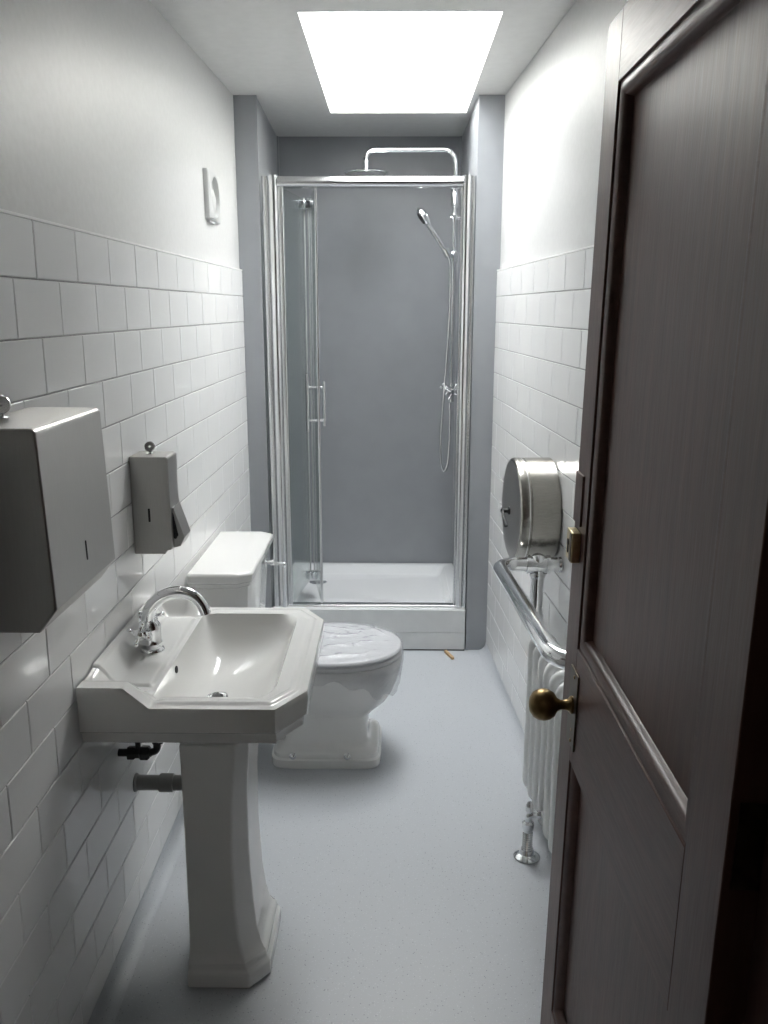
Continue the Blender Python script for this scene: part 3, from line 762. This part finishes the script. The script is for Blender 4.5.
# ------------------------------------------------------------------ dispensers on the left wall
def key(name, parent, p, s=1.):
    bm = NB(); x, y, z = p
    lathe(bm, [(.009 * s, 0), (.009 * s, .0015), (.004 * s, .003), (.0035 * s, .010 * s)], p, (0, 0, 1), 16)
    c = (x, y, z + .018 * s)
    lathe(bm, [(.0028 * s, -.0022 * s), (.0118 * s, -.0026 * s), (.0130 * s, 0), (.0118 * s, .0026 * s), (.0028 * s, .0022 * s), (.0028 * s, -.0022 * s)], c, (.3, -1, .25), 22, caps=False)
    return obj(name, bm, 'satin', parent)
def casing(x1, y0, y1, z0, z1, r):
    bm = NB()
    rings = []
    for y in (y0, y1):
        rings.append([(x, y, z) for x, z in rrect(.0005, x1, z0, z1, (.0005, r, r, .0005), 8)])
    loft(bm, rings); return bm
pd = thing('paper_towel_dispenser', (0, -2.255, 1.01), 'large brushed steel paper towel dispenser on the left wall', 'paper towel dispenser')
py0, py1 = -2.392, -2.118
bm = NB()
prof = [(x, z) for x, z in rrect(.0005, .120, .985, 1.300, (.0005, .0005, .012, .0005), 8)]
prof = [p for p in prof if not (p[0] > .09 and p[1] < 1.0)]
prof = [(.0005, .998), (.104, .998), (.132, 1.034)] + [(.124 - .010 + .010 * math.cos(a), 1.290 + .010 * math.sin(a)) for a in [PI / 2 * k / 6 for k in range(7)]] + [(.0005, 1.300)]
loft(bm, [[(x, y, z) for x, z in prof] for y in (py0, py1)])
obj('casing', bm, 'steel_v', pd, smooth=30, bevel=.003, bseg=3)
bm = NB(); loft(bm, [[(x + (1.30 - z) * .030, y, z) for y, z in rrect(-2.2535, -2.2490, 1.070, 1.102, .002, 4)] for x in (.119, .1247)]); obj('level_slot', bm, 'black', pd)
key('key', pd, (.0245, -2.272, 1.300), 1.15)
bm = NB(); box(bm, .02, .085, -2.34, -2.17, .9965, .9985); obj('towel_slot', bm, 'black', pd, smooth=0)
for y in (-2.30, -2.335):
    bm = NB(); tube(bm, [(.05, y, .999), (.05, y, .990)], .004, 10)
    obj('casing_stud', bm, 'satin', pd)

sd = thing('soap_dispenser', (0, -1.5425, .885), 'small brushed steel soap dispenser above the washbasin', 'soap dispenser')
sy0, sy1 = -1.586, -1.500
bm = NB(); prof = [(.0005, .888), (.074, .888), (.080, .897), (.090, .899), (.092, .905)] + [(.092 - .007 + .007 * math.cos(a), 1.118 + .007 * math.sin(a)) for a in [PI / 2 * k / 6 for k in range(7)]] + [(.0005, 1.125)]
loft(bm, [[(x, y, z) for x, z in prof] for y in (sy0, sy1)]); obj('casing', bm, 'steel_v', sd, smooth=30, bevel=.0025, bseg=3)
bm = NB(); loft(bm, [[(x, y, z) for x, z in rrect(.0385, .0435, .968, 1.001, .002, 4)] for y in (sy0 - .0007, sy0 + .003)]); obj('level_slot', bm, 'black', sd)
bm = NB()
loft(bm, [[(x, y, z) for x, z in ((.0915, .998), (.095, 1.0), (.119, .926), (.108, .904), (.0915, .900))] for y in (sy0 + .016, sy1 - .006)]); lv = obj('push_lever', bm, 'steel_v', sd, smooth=30, bevel=.0012)
bm = NB(); loft(bm, [[(x, y, z) for x, z in ((.0925, .988), (.0942, .984), (.104, .932), (.098, .922), (.0925, .924))] for y in (sy0 + .0152, sy0 + .0165)]); obj('lever_recess', bm, 'black', lv, smooth=0)
key('key', sd, (.040, -1.545, 1.125), 1.0)

# extractor vent plate high on the left wall
ev = thing('wall_vent', (-.012, -.50, 1.83), 'small white plastic extractor vent high on the left wall', 'vent')
bm = NB(); xb = -.018
vy, vz_ = -.478, 1.834
def vr(h, w, x, r): return [(x, y, z) for y, z in rrect(vy - w, vy + w, vz_ - h, vz_ + h, r, 5)]
def circ(r, x, n=24, cy=None, cz=None):
    a0 = PI
    return [(x, (cy if cy is not None else vy) + r * math.cos(a0 + PI / 4 + 2 * PI * k / n) , (cz if cz is not None else vz_) + r * math.sin(a0 + PI / 4 + 2 * PI * k / n)) for k in range(n)]
loft(bm, [vr(.080, .096, xb, .008), vr(.080, .096, .004, .008), vr(.077, .093, .0085, .008), circ(.070, .0115, 24, vy + .012), circ(.066, .0105, 24, vy + .012), circ(.060, -.006, 24, vy + .012), circ(.02, -.007, 24, vy + .012)])
obj('vent_plate', bm, 'vent', ev, smooth=40)
bm = NB(); lathe(bm, [(.042, 0), (.044, .003), (.038, .008), (.024, .0125), (.001, .014)], (-.0065, vy + .014, vz_ - .016), (1, 0, 0), 28); obj('vent_disc', bm, 'vent', ev)
bm = NB(); box(bm, xb, .004, vy - .07, vy + .02, vz_ - .088, vz_ - .0805); obj('bottom_tab', bm, 'plastic_grey', ev, bevel=.002)

# ------------------------------------------------------------------ jumbo toilet roll dispenser on the right wall
JY, JZ, JR = -1.05, .880, .155
na = Vector((-1, -.0576, 0)).normalized()
jo = Vector((xr(JY), JY, JZ))
JD = .010
jr = thing('toilet_roll_dispenser', tuple(jo), 'round brushed steel toilet roll dispenser on the right wall', 'toilet roll dispenser')
bm = NB(); lathe(bm, [(JR - .004, .0008), (JR, .004), (JR, .084), (JR - .002, .0855), (JR - .002, .0875), (JR + .0005, .089), (JR + .0005, .108), (JR - .002, .114), (JR - .008, .1175)], jo, na, 72, caps=True); obj('drum', bm, 'steel_h', jr, smooth=30)
bm = NB(); lathe(bm, [(JR - .008, .1173), (JR - .012, .1185), (JR - .06, .1190), (.001, .1192)], jo, na, 72, caps=False); fc = obj('front_cover', bm, 'steel_dark', jr, smooth=30)
bm = NB()
kc = jo + na * .1192 + Vector((0, .012, -.006))
lathe(bm, [(.012, 0), (.012, .004), (.007, .008), (.006, .022), (.008, .024), (.004, .028)], kc, na, 16); tube(bm, [kc + na * .022, kc + na * .024 + Vector((0, -.035, -.010)), kc + na * .018 + Vector((0, -.062, -.032))], [.0045, .004, .0055], 10)
obj('lock_lever', bm, 'darkmetal', fc)
bm = NB()
lathe(bm, [(JR + .0004, .0), (JR + .0006, .002), (JR + .0004, .004)], jo + na * .0895, na, 72, caps=False); obj('cover_rim', bm, 'satin', jr)

# ------------------------------------------------------------------ towel radiator
tr = thing('towel_radiator', (1.03, -1.55, 0), 'white column towel radiator with chrome towel rail behind the door', 'radiator')
RZ = .757
def xw(y): return xr(y)
bm = NB()
ya, yb = -1.217, -1.93
pts = fillet([(xw(ya) - .001, ya, RZ), (.919, ya, RZ), (.960, yb, RZ), (xw(yb) - .001, yb, RZ)], [0, .05, .085, 0], 12)
tube(bm, pts, .021, 22)
rl = obj('towel_rail', bm, 'chrome', tr)
for y in (ya, yb):
    bm = NB(); lathe(bm, [(.0235, 0), (.0235, .003), (.0225, .006), (.0222, .008)], (xw(y) - .0005, y, RZ), (-1, 0, 0), 26); obj('wall_flange', bm, 'chrome', rl)
for y in (ya, yb):
    xp = xw(y) - .067
    bm = NB()
    tube(bm, [(xp - .028, y, RZ), (xp + .028, y, RZ)], .0245, 20)
    for dx in (-.028, .028): tube(bm, [(xp + dx - .005, y, RZ), (xp + dx + .005, y, RZ)], .0275, 20)
    ball(bm, (xp, y, RZ + .012), .022)
    obj('tee_joint', bm, 'chrome', rl)
    bm = NB(); tube(bm, [(xp, y, RZ - .012), (xp, y, .60)], .0185, 18); lathe(bm, [(.0215, -.008), (.0235, 0), (.0215, .008)], (xp, y, RZ - .03), seg=18)
    lathe(bm, [(.016, 0), (.022, .004), (.022, .020), (.019, .024), (.0245, .028), (.0245, .036), (.0185, .042)], (xp, y, .572), seg=18); obj('post', bm, 'chrome', tr)
CZ0, CZ1 = .062, .562
k = 0; y = -1.245
while y > -1.93:
    xf = xw(y) - .078; xbk = xw(y) - .020
    bm = NB(); pts = fillet([(xf, y, CZ0 + .014), (xf, y, CZ1 - .014), (xbk, y, CZ1 - .014), (xbk, y, CZ0 + .014)], .026, 8, closed=True)
    tube(bm, pts, .0135, 14, closed=True); tube(bm, [((xf + xbk) / 2, y, CZ0 + .014), ((xf + xbk) / 2, y, CZ1 - .014)], .0125, 12)
    obj('column', bm, 'white_enamel', tr)
    y -= .0655; k += 1
for z in (CZ0 + .04, CZ1 - .045):
    bm = NB(); tube(bm, [(xw(-1.245) - .049, -1.245, z), (xw(-1.90) - .049, -1.90, z)], .011, 12)
    obj('header', bm, 'white_enamel', tr)
fx, fy = .992, -1.479
bm = NB(); lathe(bm, [(.036, 0), (.037, .003), (.034, .006), (.022, .012), (.0195, .020), (.017, .024)], (fx, fy, .0003), seg=32); obj('floor_flange', bm, 'chrome', tr)
bm = NB(); prof = [(.0125, .018)]
for i in range(8): prof += [(.0145, .024 + i * .007), (.012, .0275 + i * .007)]
prof += [(.013, .085), (.0165, .09), (.0165, .104), (.012, .108)]
lathe(bm, prof, (fx, fy, 0), seg=18)
tube(bm, fillet([(fx, fy, .10), (fx, fy, .128), (xw(fy) - .07, fy, .128)], .012), .0095, 14); lathe(bm, [(.0105, 0), (.0125, .004), (.0125, .016), (.009, .018)], (fx + .022, fy, .128), (1, 0, 0), 6)
obj('valve_tail', bm, 'chrome', tr)
bm = NB(); lathe(bm, [(.009, .0), (.0105, .003), (.0105, .018), (.006, .028), (.002, .031)], (fx + .002, fy, .137), seg=14); obj('valve_cap', bm, 'satin', tr)

# small pine offcut lying by the plinth
of = NB()
p, q = Vector((.851, -.030, 0)), Vector((.879, -.112, 0)); d = (q - p).normalized(); nn = Vector((-d.y, d.x, 0)) * .006
loft(of, [[(v.x, v.y, z) for v in (p + nn, q + nn, q - nn, p - nn)] for z in (.0008, .012)])
ob = obj('wood_offcut', of, 'offcut', bevel=.0008); tag(ob, 'tiny pale wood offcut on the floor before the shower plinth', 'wood offcut')

# ------------------------------------------------------------------ light
w = bpy.data.worlds.new('sky'); scene.world = w; w.use_nodes = True
bg = w.node_tree.nodes['Background']; bg.inputs['Color'].default_value = (.985, .99, 1.0, 1); bg.inputs['Strength'].default_value = 7.
sun = bpy.data.lights.new('sun', 'SUN'); sun.energy = 34; sun.angle = math.radians(.6); sun.color = (1, .96, .9)
so = bpy.data.objects.new('sun', sun); COL.objects.link(so); so.location = (-1, -3, 6)
so.rotation_euler = Vector((.46, 3.1, -1)).to_track_quat('-Z', 'Y').to_euler()
pt = bpy.data.lights.new('rooflight_portal', 'AREA'); pt.shape = 'RECTANGLE'; pt.size = SX1 - SX0; pt.size_y = SY1 - SY0; pt.cycles.is_portal = True
po = bpy.data.objects.new('rooflight_portal', pt); COL.objects.link(po); po.location = ((SX0 + SX1) / 2, (SY0 + SY1) / 2, SZ + .045)
hl = bpy.data.lights.new('hall_fill', 'AREA'); hl.energy = .35; hl.size = .5; hl.color = (1, .9, .78)  # unseen weak fill light added in the hall, no fitting modelled
ho_ = bpy.data.objects.new('hall_fill', hl); COL.objects.link(ho_); ho_.location = (.2, -4.6, 2.38)

# ------------------------------------------------------------------ camera
cam = bpy.data.cameras.new('camera'); co = bpy.data.objects.new('camera', cam); COL.objects.link(co)
pi_, ya_, ro_ = .23002222, -.01166862, .00137274
cp, sp, cy, sy = math.cos(pi_), math.sin(pi_), math.cos(ya_), math.sin(ya_)
fwd = Vector((sy * cp, cy * cp, -sp)); right = Vector((cy, -sy, 0)); up = right.cross(fwd)
r2 = right * math.cos(ro_) + up * math.sin(ro_); u2 = up * math.cos(ro_) - right * math.sin(ro_)
co.matrix_world = Matrix(((r2.x, u2.x, -fwd.x, .62301), (r2.y, u2.y, -fwd.y, -3.58233), (r2.z, u2.z, -fwd.z, 1.46233), (0, 0, 0, 1)))
cam.sensor_fit = 'VERTICAL'; cam.sensor_height = 36; cam.sensor_width = 27; cam.lens = 865.196 / 1024 * 36
cam.clip_start = .02
scene.camera = co
cy_ = scene.cycles
cy_.max_bounces = 14; cy_.diffuse_bounces = 8; cy_.glossy_bounces = 6; cy_.transparent_max_bounces = 16; cy_.transmission_bounces = 8
cy_.caustics_reflective = False; cy_.caustics_refractive = False; cy_.sample_clamp_indirect = 6
cy_.use_denoising = True
vs = scene.view_settings; vs.view_transform = 'Standard'; vs.look = 'None'; vs.exposure = 1.86; vs.gamma = 1.; vs.use_curve_mapping = False
